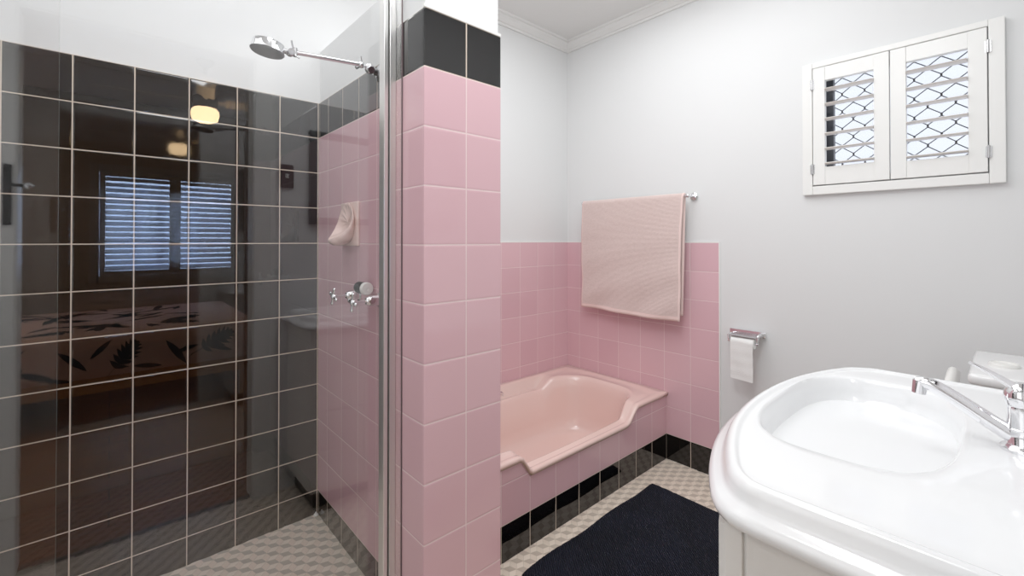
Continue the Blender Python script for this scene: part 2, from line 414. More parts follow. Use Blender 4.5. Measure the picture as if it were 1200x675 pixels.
def towel_pt(s, t):
    """s 0..1 across (Y), t path length from front hem over the rail to the back hem"""
    Lf = .66; r = .013
    y = 1.128+s*.672
    if t < Lf:
        z = 1.452-(Lf-t); k = (Lf-t)/Lf
        x = rx-r-.004*math.sin(s*9+2)*k-.010*k*(.5+.5*math.cos(s*4.4))-.006*sstep(.75, 1, k)*math.sin(s*17+z*20)-.0035*math.sin(z*31+s*6)*k
        y += .004+k*(.020*(1-s)+.008*s) - .004*math.sin(z*9)
        z += -.012*(1-s)*k*0 - .006*math.sin(s*5)*k
    elif t < Lf+math.pi*r:
        a = (t-Lf)/r; x = rx-r*math.cos(a); z = 1.452+r*math.sin(a)
    else:
        d = t-Lf-math.pi*r; z = 1.452-d; x = rx+r+.004*math.sin(s*7)*d; y += .004*(t-Lf)/.04 if t < Lf+.04 else .004; k = d/.66; y += k*(.018*(1-s)+.010*s)
    return (x, y, z)
bm = bmesh.new(); NS, NT = 70, 110; Ltot = .66+math.pi*.013+.635
G = [[bm.verts.new(towel_pt(i/NS, j/NT*Ltot)) for i in range(NS+1)] for j in range(NT+1)]
for j in range(NT):
    for i in range(NS):
        f = bm.faces.new((G[j][i], G[j][i+1], G[j+1][i+1], G[j+1][i]))
        if i == 0 or i == NS-1 or j < 2 or j > NT-3: f.material_index = 1
tw = mk('bath_towel', bm, [TOWEL, HEM], None, True)
sd = tw.modifiers.new('thick', 'SOLIDIFY'); sd.thickness = .007; sd.offset = 0
tag(tw, 'pale pink towel hanging over the chrome rail above the bath', 'towel')

# ------------------------------------------------------------ toilet roll holder and roll
hold = empty('toilet_roll_holder', (XW, .84, .76), 'chrome toilet roll holder on the white wall beside the pink tiles', 'roll holder')
hx = XW-.062
bm = bmesh.new()
tube(bm, bez([(XW-.012, .775, .772), (XW-.035, .772, .774), (hx-.006, .774, .770), (hx-.012, .776, .755), (hx-.012, .778, .742)], 6), .006)
tube(bm, bez([(XW-.012, .912, .757), (XW-.035, .910, .760), (hx-.006, .908, .758), (hx-.012, .905, .748), (hx-.012, .903, .735)], 6), .006)
box(bm, XW-.014, XW-.001, .762, .925, .752, .782, .004)
mk('bracket', bm, CHROME, hold, 40)
bm = bmesh.new(); cyl(bm, (hx-.012, .772, .733), (hx-.012, .909, .733), .006); mk('spindle', bm, CHROME, hold, 40)
# flap over roll
bm = bmesh.new(); box(bm, hx-.030, XW-.018, .778, .906, .7605, .7635, .001); mk('cover_flap', bm, NICKEL, hold)
bm = bmesh.new(); rc = (hx-.012, .733); rr = .0235
pts = []
for k in range(25):
    a = math.pi*.5+2*math.pi*k/24*.75  # over the top and round
for (y0, y1) in ((.787, .888),):
    lathe(bm, [(.0085, 0), (rr, 0), (rr, y1-y0), (.0085, y1-y0), (.0085, 0)], axisM((rc[0], y0, rc[1]), (0, 1, 0)), 36, cap=False)
roll = mk('toilet_roll', bm, PAPER, None, 50)
tag(roll, 'nearly finished white toilet roll on the chrome holder with its sheet hanging down', 'toilet roll')
bm = bmesh.new(); N = 26; sh = []
for k in range(N+1):
    if k <= 8: a = math.pi/2+k/8*math.pi/2; x, z = rc[0]+(rr+.001)*math.cos(a), rc[1]+(rr+.001)*math.sin(a)
    else:
        q = (k-8)/(N-8); x, z = rc[0]-rr-.001+.010*q+.0005*math.sin(q*22), rc[1]-q*.180
    sh.append([bm.verts.new((x+.0006*math.sin(i*.9+k*.4), .787+i*.101/8+.004*(k/N), z-(.010*i/8 if k == N else 0)*0+.006*(i/8)*(k/N)*1)) for i in range(9)])
for a, b_ in zip(sh, sh[1:]):
    for i in range(8): bm.faces.new((a[i], a[i+1], b_[i+1], b_[i]))
s_ = mk('hanging_sheet', bm, PAPER, roll, True)

# ------------------------------------------------------------ bath mat
MATM = None
m, nt, b = newmat('navy chenille'); MATM = m
g = nt.nodes.new('ShaderNodeNewGeometry'); mp = nt.nodes.new('ShaderNodeMapping'); mp.inputs['Rotation'].default_value = (0, 0, math.radians(38))
nt.links.new(g.outputs['Position'], mp.inputs[0])
w = nt.nodes.new('ShaderNodeTexWave'); w.inputs['Scale'].default_value = 38; w.inputs['Distortion'].default_value = 2.2; w.inputs['Detail'].default_value = 3; w.inputs['Detail Scale'].default_value = 2
nt.links.new(mp.outputs[0], w.inputs[0])
n1 = nt.nodes.new('ShaderNodeTexNoise'); n1.inputs['Scale'].default_value = 160; nt.links.new(g.outputs['Position'], n1.inputs[0])
n2 = nt.nodes.new('ShaderNodeTexNoise'); n2.inputs['Scale'].default_value = 6; nt.links.new(g.outputs['Position'], n2.inputs[0])
hh = math_node(nt, 'ADD', w.outputs['Fac'], math_node(nt, 'MULTIPLY', n1.outputs['Fac'], .6))
bp = nt.nodes.new('ShaderNodeBump'); bp.inputs['Strength'].default_value = .9; bp.inputs['Distance'].default_value = .006
nt.links.new(hh, bp.inputs['Height']); nt.links.new(bp.outputs['Normal'], b.inputs['Normal'])
mx = nt.nodes.new('ShaderNodeMixRGB'); mx.inputs[1].default_value = rgb(3, 4, 13); mx.inputs[2].default_value = rgb(21, 25, 42)
nt.links.new(math_node(nt, 'MULTIPLY', hh, math_node(nt, 'MULTIPLY', n2.outputs['Fac'], .9)), mx.inputs[0]); nt.links.new(mx.outputs[0], b.inputs['Base Color'])
b.inputs['Roughness'].default_value = 1; b.inputs['Specular IOR Level'].default_value = .1; b.inputs['Sheen Weight'].default_value = .03
bm = bmesh.new()
MX0, MX1, MY0, MY1 = 1.105, 2.01, .57, 1.19
nx, ny = 90, 60; rows = []
for j in range(ny+1):
    row = []
    for i in range(nx+1):
        u, v = i/nx*2-1, j/ny*2-1
        # rounded corners
        k = 1-.018*(abs(u*v)**14)
        x = (MX0+MX1)/2+u*(MX1-MX0)/2*k; y = (MY0+MY1)/2+v*(MY1-MY0)/2*k+.004*math.sin(u*7)
        e = min(1-abs(u), (1-abs(v))*.7)
        z = .004+.011*min(1, e/.02)**.5+.0015*random.random()
        row.append(bm.verts.new((x+.0015*random.random(), y+.0015*random.random(), z)))
    rows.append(row)
for j in range(ny):
    for i in range(nx): bm.faces.new((rows[j][i], rows[j][i+1], rows[j+1][i+1], rows[j+1][i]))
edge = [rows[0][i] for i in range(nx+1)]+[rows[j][nx] for j in range(1, ny+1)]+[rows[ny][i] for i in range(nx-1, -1, -1)]+[rows[j][0] for j in range(ny-1, 0, -1)]
low = [bm.verts.new((v.co.x, v.co.y, .0018)) for v in edge]
for i in range(len(edge)): bm.faces.new((edge[i], low[i], low[(i+1) % len(edge)], edge[(i+1) % len(edge)]))
bm.faces.new(low)
mt = mk('bath_mat', bm, MATM, None, True)
tag(mt, 'dark navy ribbed bath mat on the mosaic floor in front of the bath', 'bath mat')

# ------------------------------------------------------------ vanity
van = empty('vanity_unit', (1.08, .1, 0), 'white vanity unit with a bow-fronted basin top', 'vanity')
VX0, VX1 = .625, 1.530; DZK = .876
def front_y(x):
    q = abs((x-1.085)/.43); return .398-.108*q**2.3
poly = [(VX0, -.066), (VX0, .05), (VX0, .15), (VX0, .225), (VX0+.004, .255), (VX0+.018, .277)]
for i in range(25):
    x = VX0+.04+(VX1-VX0-.08)*i/24; poly.append((x, front_y(x)))
poly += [(VX1-.018, .277), (VX1-.004, .255), (VX1, .225), (VX1, .15), (VX1, .05), (VX1, -.066)]
poly += [(VX1-.3, -.066), (1.08, -.066), (VX0+.3, -.066)]
def resamp(P, c, A):
    out = []
    for a in A:
        d = (math.cos(a), math.sin(a)); best = None
        for i in range(len(P)):
            p, q = P[i], P[(i+1) % len(P)]
            ex, ey = q[0]-p[0], q[1]-p[1]; den = d[0]*ey-d[1]*ex
            if abs(den) < 1e-12: continue
            t = ((p[0]-c[0])*ey-(p[1]-c[1])*ex)/den; u = ((p[0]-c[0])*d[1]-(p[1]-c[1])*d[0])/den
            if t > 0 and -1e-9 <= u <= 1+1e-9 and (best is None or t < best): best = t
        out.append((c[0]+d[0]*best, c[1]+d[1]*best))
    return out
vc = (1.10, .170); NV = 240; VA = [2*math.pi*i/NV for i in range(NV)]
for X, Y in ((VX0, -.066), (VX1, -.066)):
    a = math.atan2(Y-vc[1], X-vc[0]) % (2*math.pi); k = min(range(NV), key=lambda i: abs(VA[i]-a)); VA[k] = a
OUT = resamp(poly, vc, VA)
def inset_poly(P, o):
    if o == 0: return list(P)
    res = []; n = len(P)
    for i in range(n):
        a, b_, c = P[i-1], P[i], P[(i+1) % n]
        d1 = Vector((b_[0]-a[0], b_[1]-a[1])).normalized(); d2 = Vector((c[0]-b_[0], c[1]-b_[1])).normalized()
        n1_ = Vector((-d1.y, d1.x)); n2_ = Vector((-d2.y, d2.x)); mm = (n1_+n2_); L = mm.length
        mm = mm/L; k = o/max(.5, mm.dot(n1_))
        res.append((b_[0]+mm.x*k, b_[1]+mm.y*k))
    return res
def vring(bm, o, z):
    out = []
    for (x, y) in OUT:
        out.append(bm.verts.new((1.0775+(x-1.0775)*(1-o/.4525), .166+(y-.166)*(1-o/.233), z)))
    return out
BC = (1.118, .194)
def bring(bm, sx, sy, z, n=3.1, oy=0.):
    out = []
    for i, (x, y) in enumerate(OUT):
        a = math.atan2(y-BC[1], x-BC[0]); c, s = math.cos(a), math.sin(a)
        k = (abs(c/(.262*sx))**n+abs(s/(.142*sy))**n)**(-1/n); out.append(bm.verts.new((BC[0]+c*k, BC[1]+s*k+oy, z)))
    return out
bm = bmesh.new()
pr = [(.05, .823), (.012, .822), (.003, .827), (0, .834), (.002, .842), (.009, .848), (.018, .852), (.023, .858), (.025, .868), (.030, .877), (.037, .881), (.043, .880), (.046, .8765), (.050, .8755)]
R = [vring(bm, o, z) for o, z in pr]
def mring(f):
    P = [(1.0775+(x-1.0775)*(1-.050/.4525), .166+(y-.166)*(1-.050/.233)) for x, y in OUT]; out = []
    for i, (x, y) in enumerate(OUT):
        a = math.atan2(y-BC[1], x-BC[0]); c, s = math.cos(a), math.sin(a); n = 3.1
        k = (abs(c/(.262*1.02))**n+abs(s/(.142*1.03))**n)**(-1/n); X, Y = BC[0]+c*k, BC[1]+s*k
        out.append(bm.verts.new((P[i][0]*(1-f)+X*f, P[i][1]*(1-f)+Y*f, .8753)))
    return out
R += [mring(.12), mring(.5), mring(.88)]
R += [bring(bm, 1.02, 1.03, .8745), bring(bm, 1, 1, .871), *[bring(bm, k, k-.012, .866-.126*math.sqrt(1-k*k)*(1-.12*(1-k)), 2.2+.8*k) for k in (.985, .965, .935, .89, .83, .75, .66, .56, .45, .33, .2, .1)]]
loft(bm, R); bm.faces.new(R[-1]); bm.faces.new(R[0])
vt = mk('basin_top', bm, VTOP, van, 50)
bm = bmesh.new(); lathe(bm, [(.022, 0), (.022, .003), (.015, .004), (.012, .001), (0, .001)], axisM((BC[0], BC[1], .7535), (0, 0, 1)), 24)
mk('basin_waste', bm, CHROME, vt, 40)
CX0, CX1, CYF = .655, 1.500, .268
def cab_front(x):
    q = abs((x-1.0775)/.42); return .268+.075*max(0, 1-q**2.2)
bm = bmesh.new(); n = 40; bot, top = [], []
ol = [(CX0+(CX1-CX0)*i/n, cab_front(CX0+(CX1-CX0)*i/n)) for i in range(n+1)]
P = [(CX1, -.066), (CX0, -.066)]+ol
for z, lst in ((.11, bot), (.823, top)):
    for x, y in P: lst.append(bm.verts.new((x, y, z)))
for i in range(len(P)):
    j = (i+1) % len(P); bm.faces.new((bot[i], bot[j], top[j], top[i]))
bm.faces.new(bot)
mk('carcass', bm, CAB, van)
# side panel + moulded corner stile seen on the left side
bm = bmesh.new()
box(bm, CX0-.006, CX0+.002, .246, .270, .11, .822, .002)
box(bm, CX0-.006, CX0+.002, -.066, .241, .11, .822, .002)
mk('side_panel', bm, CAB, van)
obox('kickboard', CX0+.03, CX1-.03, -.066, .20, 0, .11, BROWNP, van)  # dark colour stands in for the shade under the cabinet
def curved_panel(name, xa, xb, za, zb, parent, th=.014, m=CAB):
    bm = bmesh.new(); k = 12; A, B = [], []
    for i in range(k+1):
        x = xa+(xb-xa)*i/k; y = cab_front(x)
        A.append((bm.verts.new((x, y+.001, za)), bm.verts.new((x, y+.001, zb)))); B.append((bm.verts.new((x, y+th, za)), bm.verts.new((x, y+th, zb))))
    for i in range(k):
        bm.faces.new((A[i][0], A[i+1][0], A[i+1][1], A[i][1])); bm.faces.new((B[i][0], B[i+1][0], B[i+1][1], B[i][1]))
        bm.faces.new((A[i][1], A[i+1][1], B[i+1][1], B[i][1])); bm.faces.new((A[i][0], A[i+1][0], B[i+1][0], B[i][0]))
    for i in (0, k): bm.faces.new((A[i][0], A[i][1], B[i][1], B[i][0]))
    return mk(name, bm, m, parent)
for k in range(4):
    z1 = .800-k*.168; d = curved_panel('drawer', .675, .862, z1-.160, z1, van)
for (a, b_, kx) in ((.868, 1.172, 1.14), (1.178, 1.482, 1.21)):
    d = curved_panel('door', a, b_, .136, .800, van)
    bm = bmesh.new(); sphere(bm, (kx, cab_front(kx)+.030, .55), .011); cyl(bm, (kx, cab_front(kx)+.012, .55), (kx, cab_front(kx)+.028, .55), .005)
    mk('knob', bm, PLASTIC, d, True)

# basin mixer
tx, ty = 1.100, -.018
tap = empty('basin_mixer_tap', (tx, ty, DZK), 'chrome single lever basin mixer with its spout over the vanity basin', 'tap')
bm = bmesh.new()
lathe(bm, [(.0275, 0), (.0275, .005), (.024, .009), (.0205, .011), (.0198, .012), (.0195, .034), (.0202, .035), (.0202, .037), (.0192, .038), (.0188, .072), (.0186, .074)], axisM((tx, ty, DZK-.001), (0, 0, 1)), 40)
mk('body', bm, CHROME, tap, 35)
bm = bmesh.new()
sp = bez([(tx, ty+.010, .897), (tx, ty+.035, .912), (tx, ty+.075, .938), (tx, ty+.104, .955), (tx, ty+.118, .959), (tx, ty+.128, .957)], 7)
tube(bm, sp, [.0135-.0035*i/(len(sp)-1) for i in range(len(sp))], 18)
cyl(bm, (tx, ty+.124, .962), (tx, ty+.126, .939), .0105, .0105, 24)
mk('spout', bm, CHROME, tap, 40)
bm = bmesh.new()
lathe(bm, [(.0190, 0), (.0208, .003), (.0212, .014), (.0195, .024), (.013, .033), (.005, .037), (0, .0375)], axisM((tx, ty, .949), (0, .12, 1)), 32)
lv = bez([(tx, ty+.004, .974), (tx, ty+.020, .984), (tx, ty+.034, .993), (tx, ty+.048, 1.001), (tx, ty+.062, 1.008)], 6)
tube(bm, lv, [.012-.0075*min(1, i/(len(lv)-1)*1.1) for i in range(len(lv))], 16, flat=.55)
mk('lever', bm, CHROME, tap, 50)

# ------------------------------------------------------------ toilet (behind the vanity)
toi = empty('toilet', (1.93, .2, 0), 'white toilet with raised lid and push button cistern beside the vanity', 'toilet')
tcx = 1.93
bm = bmesh.new(); box(bm, tcx-.185, tcx+.185, -.064, .062, .44, .83, .045, 5); mk('cistern', bm, CERAM, toi, 50)
bm = bmesh.new(); box(bm, tcx-.195, tcx+.195, -.066, .072, .826, .856, .014, 4); mk('cistern_lid', bm, CERAM, toi, 50)
bm = bmesh.new(); lathe(bm, [(.032, 0), (.032, .008), (.028, .013), (.026, .010), (0, .011)], axisM((tcx-.02, .005, .852), (0, 0, 1)), 28); mk('flush_button', bm, PLASTIC, toi, 40)
def oval(cx, cy, a, b_, z, n=40, sq=2.2):
    return [(cx+a*math.copysign(abs(math.cos(2*math.pi*i/n))**(2/sq), math.cos(2*math.pi*i/n)), cy+b_*math.copysign(abs(math.sin(2*math.pi*i/n))**(2/sq), math.sin(2*math.pi*i/n)), z) for i in range(n)]
bm = bmesh.new(); R = []
for (a, b_, z, cy) in ((.11, .17, 0, .22), (.11, .17, .02, .22), (.10, .15, .12, .22), (.13, .18, .25, .25), (.175, .225, .36, .29), (.185, .235, .40, .30), (.180, .23, .408, .30), (.135, .175, .405, .31), (.12, .155, .33, .31), (.07, .09, .24, .30)):
    R.append([bm.verts.new(p) for p in oval(tcx, cy, a, b_, z)])
loft(bm, R); bm.faces.new(R[-1]); bm.faces.new(R[0])
box(bm, tcx-.10, tcx+.10, -.06, .16, 0, .40, .02, 3); box(bm, tcx-.14, tcx+.14, -.06, .12, .36, .445, .015, 3)
mk('bowl', bm, CERAM, toi, 45)
bm = bmesh.new(); a = [bm.verts.new(p) for p in oval(tcx, .30, .187, .232, .412)]; b1 = [bm.verts.new(p) for p in oval(tcx, .30, .187, .232, .428)]
c1 = [bm.verts.new(p) for p in oval(tcx, .31, .125, .16, .428)]; d1 = [bm.verts.new(p) for p in oval(tcx, .31, .125, .16, .412)]
loft(bm, [a, b1, c1, d1, a]); mk('seat', bm, PLASTIC, toi, 40)
# raised lid, hinged at the back of the seat
bm = bmesh.new(); M = Matrix.Translation((tcx, .150, .432)) @ Matrix.Rotation(math.radians(97), 4, 'X')
rr_ = []
for (k, z) in ((.97, 0), (1., .006), (1., .014), (.95, .026), (.5, .038)):
    rr_.append([bm.verts.new(M @ Vector((x*k, .196+(y-.196)*k, z-.02))) for x, y, _ in oval(0, .196, .18, .196, 0, 44, 2.3)])
loft(bm, rr_); bm.faces.new(rr_[0]); bm.faces.new(rr_[-1]); mk('lid', bm, PLASTIC, toi, 50)

# ------------------------------------------------------------ bathroom window, shutters, security grille
wt = bmesh.new()
box(wt, XW-.018, XW+.0055, -.003, .037, 1.418, 1.997, .003); box(wt, XW-.018, XW+.0055, .568, .606, 1.418, 1.997, .003)
box(wt, XW-.0178, XW+.0055, .037, .568, 1.418, 1.455, .003); box(wt, XW-.0178, XW+.0055, .037, .568, 1.974, 1.997, .003)
box(wt, XW+.0055, XW+.13, WY0, WY0+.012, WZ0, WZ1); box(wt, XW+.0055, XW+.13, WY1-.012, WY1, WZ0, WZ1)
win = struct(mk('window_1', wt, TRIMW))
DGREY = mat('dark window frame', rgb(52, 54, 62), .4)
GRM = mat('grey grille', rgb(132, 134, 142), .5)
bm = bmesh.new(); gx = XW+.085
box(bm, gx-.01, gx+.02, WY0+.012, WY0+.03, WZ0, WZ1); box(bm, gx-.01, gx+.02, WY1-.05, WY1-.012, WZ0, WZ1)
box(bm, gx-.01, gx+.02, WY0, WY1, WZ0, WZ0+.02); box(bm, gx-.01, gx+.02, WY0, WY1, WZ1-.02, WZ1)
struct(mk('window_frame', bm, DGREY, win))
struct(obox('glass_pane', gx+.004, gx+.008, WY0+.03, WY1-.05, WZ0+.02, WZ1-.02, OGLASS, win))
bm = bmesh.new(); px_, pz_ = .080, .039
for i in range(-1, 8):
    for j in range(-1, 14):
        y = .046+i*px_+(px_/2 if j % 2 else 0); z = 1.870-(j-1)*pz_/1.0
        # node joint + four arms to the half-shifted rows
        if not (WY0+.02 < y < WY1-.04 and WZ0 < z < WZ1): pass
        for dy in (-1, 1):
            a = Vector((gx+.03, y, z+.004)); b_ = Vector((gx+.03, y+dy*px_/2, z+pz_-.004))
            lo_ = [q for q in (a, b_)]
            if min(a.y, b_.y) < WY0 or max(a.y, b_.y) > WY1 or min(a.z, b_.z) < WZ0-.02 or max(a.z, b_.z) > WZ1+.02: continue
            cyl(bm, a, b_, .0021, n=6)
        if WY0 < y < WY1 and WZ0 < z < WZ1: cyl(bm, (gx+.03, y, z-.007), (gx+.03, y, z+.007), .0036, n=8)
struct(mk('security_grille', bm, GRM, win))
SLAT = mat('shutter slat', rgb(232, 226, 220), .35)
def shutter(y0, y1, z0, z1, ly0, ly1, lz0, lz1, label, hinge_y):
    s = empty('window_shutter', (XW-.004, (y0+y1)/2, z0), label, 'shutter')
    xa, xb = XW-.020, XW+.008
    bm = bmesh.new()
    for (a, b_) in ((y0, ly0), (ly1, y1)): box(bm, xa, xb, a, b_, z0, z1, .002)
    box(bm, xa+.002, xb, ly0, ly1, z0, lz0, .001); box(bm, xa+.002, xb, ly0, ly1, lz1, z1, .001)
    mk('shutter_frame', bm, TRIMW, s)
    bm = bmesh.new(); N = 6; 
    for k in range(N):
        z = lz1-.040-k*(lz1-lz0-.055)/(N-1)
        t = bmesh.new(); bmesh.ops.create_uvsphere(t, u_segments=16, v_segments=8, radius=1)
        t.free(); t = bmesh.new()
        vs = [[], []]
        for q, yy in enumerate((ly0+.001, ly1-.001)):
            for i in range(16):
                a = 2*math.pi*i/16; vs[q].append(t.verts.new((.030*math.cos(a), yy, .0048*math.sin(a))))
        for i in range(16): t.faces.new((vs[0][i], vs[0][(i+1) % 16], vs[1][(i+1) % 16], vs[1][i]))
        t.faces.new(vs[0]); t.faces.new(vs[1])
        join(bm, t, Matrix.Translation((XW-.005, 0, z)) @ Matrix.Rotation(math.radians(-1), 4, 'Y'))
    mk('slats', bm, SLAT, s, 40)
    for z in (z0+.07, z1-.07):
        bm = bmesh.new(); cyl(bm, (xa-.003, hinge_y, z-.022), (xa-.003, hinge_y, z+.022), .0042, n=10); box(bm, xa-.001, xa+.001, hinge_y-.008, hinge_y+.008, z-.02, z+.02)
        mk('hinge', bm, NICKEL, s, 40)
shutter(.3065, .565, 1.460, 1.971, .355, .521, 1.536, 1.912, 'white louvred window shutter leaf nearer the towel, left of the pair', .567)
shutter(.040, .3035, 1.460, 1.971, .088, .256, 1.526, 1.912, 'white louvred window shutter leaf further from the towel, right of the pair', .038)

# ------------------------------------------------------------ shower screen
scr = empty('shower_screen', (0, YG, SHZ), 'frameless clear glass shower screen with polished aluminium post', 'shower screen')
ZS = SHZ
GL = [GLASS, GEDGE]
def pane(name, x0, x1, y0, y1, z0, z1):
    bm = bmesh.new(); box(bm, x0, x1, y0, y1, z0, z1)
    o = mk(name, bm, GL, scr)
    for p in o.data.polygons:
        if abs(p.normal.y) < .5: p.material_index = 1
    return o
pane('fixed_panel', XL+.002, .556, YG, YG+.006, ZS, 2.03)
pane('sliding_panel', XL+.002, -.0722, YG+.018, YG+.024, ZS+.01, 2.03)
bm = bmesh.new()
box(bm, .5535, .5655, YG-.014, YG+.016, ZS, 2.04, .0015); box(bm, .5705, XP-.0005, YG-.014, YG+.016, ZS, 2.04, .0015)
mk('wall_post', bm, ALU, scr)
obox('rubber_seal', .5652, .5708, YG-.006, YG+.014, ZS, 2.04, DARKALU, scr)
bm = bmesh.new(); box(bm, XP-.0035, XP-.0005, 1.100, YG-.016, 0.005, 2.03); o = mk('clear_seal_strip', bm, GL, scr)
obox('edge_line', XP-.004, XP-.0003, 1.098, 1.100, .005, 2.03, mat('grey seal edge', rgb(95, 80, 82), .4), scr)

# shower head on arm
yh = 1.40
sh_ = empty('wall_shower', (XC, yh, 1.785), 'old chrome shower rose on a jointed wall arm', 'shower head')
bm = bmesh.new(); lathe(bm, [(.030, 0), (.030, .004), (.018, .012), (.012, .014), (.012, .026)], axisM((XC-.0005, yh, 1.778), (-1, 0, 0)), 28); mk('wall_flange', bm, NICKEL, sh_, 40)
bm = bmesh.new()
sphere(bm, (XC-.040, yh, 1.784), .017); cyl(bm, (XC-.026, yh, 1.778), (XC-.050, yh, 1.788), .010)
cyl(bm, (XC-.040, yh-.016, 1.775), (XC-.040, yh+.016, 1.795), .011)
sphere(bm, (XC-.068, yh, 1.789), .011)
cyl(bm, (XC-.066, yh-.003, 1.780), (XC-.074, yh-.010, 1.812), .0032); cyl(bm, (XC-.066, yh+.003, 1.79), (XC-.084, yh+.004, 1.776), .0055)
mk('wall_joint', bm, CHROME, sh_, 40)
bm = bmesh.new(); cyl(bm, (XC-.066, yh, 1.789), (.402, yh, 1.772), .0062); mk('arm', bm, CHROME, sh_, 40)
bm = bmesh.new(); sphere(bm, (.387, yh, 1.768), .0125); cyl(bm, (.387, yh-.016, 1.766), (.387, yh+.012, 1.771), .009)
cyl(bm, (.396, yh-.004, 1.772), (.388, yh-.010, 1.800), .0025); cyl(bm, (.398, yh-.006, 1.762), (.410, yh-.010, 1.754), .0025)
cyl(bm, (.402, yh, 1.760), (.400, yh, 1.784), .007)
cyl(bm, (.378, yh, 1.768), (.345, yh, 1.769), .0075)
mk('swivel_joint', bm, NICKEL, sh_, 40)
bm = bmesh.new()
hd = Vector((-.13, .03, -1)).normalized(); hc = Vector((.330, yh, 1.774))
lathe(bm, [(.010, -.004), (.036, 0), (.0405, .003), (.0425, .024), (.044, .026), (.0445, .028)], axisM(hc-hd*.008, hd), 40, cap=True)
hb = mk('rose_body', bm, CHROME, sh_, 40)
bm = bmesh.new(); lathe(bm, [(.0445, 0), (.042, .0035), (.036, .0045), (0, .0055)], axisM(hc+hd*.020, hd), 40); mk('spray_face', bm, mat('grey spray plate', rgb(96, 96, 98), .45, .3, bump=(400, .6)), hb, 40)

# shower taps: cross handles
def shower_tap(y, z, label, rot):
    t = empty('shower_tap', (XC, y, z), label, 'tap', 'pair of cross-handled shower taps')
    bm = bmesh.new(); lathe(bm, [(.024, 0), (.024, .003), (.019, .008), (.0175, .032), (.013, .044), (.010, .048), (0, .048)], axisM((XC-.0005, y, z), (-1, 0, 0)), 28); mk('bell_flange', bm, CHROME, t, 40)
    bm = bmesh.new(); cyl(bm, (XC-.04, y, z), (XC-.085, y, z), .0045); mk('spindle', bm, CHROME, t, 40)
    bm = bmesh.new(); xh = XC-.092
    lathe(bm, [(.010, 0), (.011, .006), (.009, .015), (.004, .019), (0, .019)], axisM((xh+.010, y, z), (-1, 0, 0)), 20)
    for k in range(4):
        a = rot+k*math.pi/2; d = Vector((0, math.cos(a), math.sin(a)))
        c = Vector((xh, y, z)); cyl(bm, c+d*.006, c+d*.026, .0048, .0062, 12); sphere(bm, c+d*.026, .0070, u=12, v=8)
    mk('cross_handle', bm, CHROME, t, 40)
shower_tap(1.570, 1.022, 'chrome cross-handled shower tap further from the pier, under the shell soap dish', .35)
shower_tap(1.405, 1.018, 'chrome cross-handled shower tap nearer the pier post', .15)
kn = empty('soap_magnet', (XC, 1.47, 1.055), 'ribbed black and white round knob above the two shower taps', 'knob')
bm = bmesh.new(); cyl(bm, (XC-.0005, 1.475, 1.055), (XC-.028, 1.475, 1.055), .008); mk('stem', bm, CHROME, kn, 40)
bm = bmesh.new(); pf = []
for k in range(8): pf += [(.0205, k*.0065), (.0205, k*.0065+.0035), (.0175, k*.0065+.004), (.0175, k*.0065+.006)]
lathe(bm, pf, axisM((XC-.030, 1.500, 1.055), (0, -1, 0)), 32); mk('ribbed_grip', bm, mat('dark ribbed metal', rgb(48, 46, 44), .3, .6), kn, 40)
bm = bmesh.new(); lathe(bm, [(.0215, 0), (.0215, .012), (.019, .015), (.006, .0152), (.004, .013), (0, .013)], axisM((XC-.030, 1.448, 1.055), (0, -1, 0)), 36); mk('white_cap', bm, PLASTIC, kn, 40)

# shell soap dish
sd_ = empty('soap_dish', (XC, 1.645, 1.28), 'pale pink ceramic scallop shell soap dish set in the shower wall', 'soap dish')
sy0, sy1, sz0, sz1 = 1.565, 1.722, 1.197, 1.360
obox('back_plate', XC-.010, XC+.0005, sy0, sy1, sz0, sz1, SOAPP, sd_, bev=.004, seg=3, smooth=50)
bm = bmesh.new(); NR, NTh = 12, 96; yc, zc_ = 1.648, 1.285
def shell_pt(k, a, p, dz=0.):
    rid = 1+.035*abs(math.sin(a*6))*min(1, k)
    y = yc+.063*math.sin(a)*k*rid; z = zc_+.066*math.cos(a)*k*rid+dz
    return (XC-.0095-p, y, z)
def prot(a): return .008+.062*((1-math.cos(a))/2)**3.0
R = []
for q in range(NR+1):
    k = max(q/NR, .03); R.append([bm.verts.new(shell_pt(k, 2*math.pi*i/NTh, prot(2*math.pi*i/NTh)*k**3.4+.0015+.0022*math.cos(14*2*math.pi*i/NTh)*k*(1-k)*4*(1+math.cos(2*math.pi*i/NTh))/2)) for i in range(NTh)])
for (k, f, dz) in ((1.05, 1.02, -.001), (1.09, .96, -.005), (1.10, .80, -.012), (1.04, .5, -.018), (.96, .2, -.018), (.9, 0, -.014)):
    R.append([bm.verts.new(shell_pt(k, 2*math.pi*i/NTh, prot(2*math.pi*i/NTh)*f, dz*(1-math.cos(2*math.pi*i/NTh))/2)) for i in range(NTh)])
loft(bm, R); bm.faces.new(R[0])
mk('scallop_bowl', bm, SOAPP, sd_, 60)
# little white plug left in the shower corner
bm = bmesh.new(); lathe(bm, [(.009, 0), (.010, .004), (.007, .009), (.003, .011), (.003, .016), (0, .017)], axisM((XC-.012, YB-.014, SHZ+.002), (0, 0, 1)), 16)
tag(mk('stopper', bm, PLASTIC, None, 40), 'tiny white stopper lying in the corner of the shower floor', 'stopper')

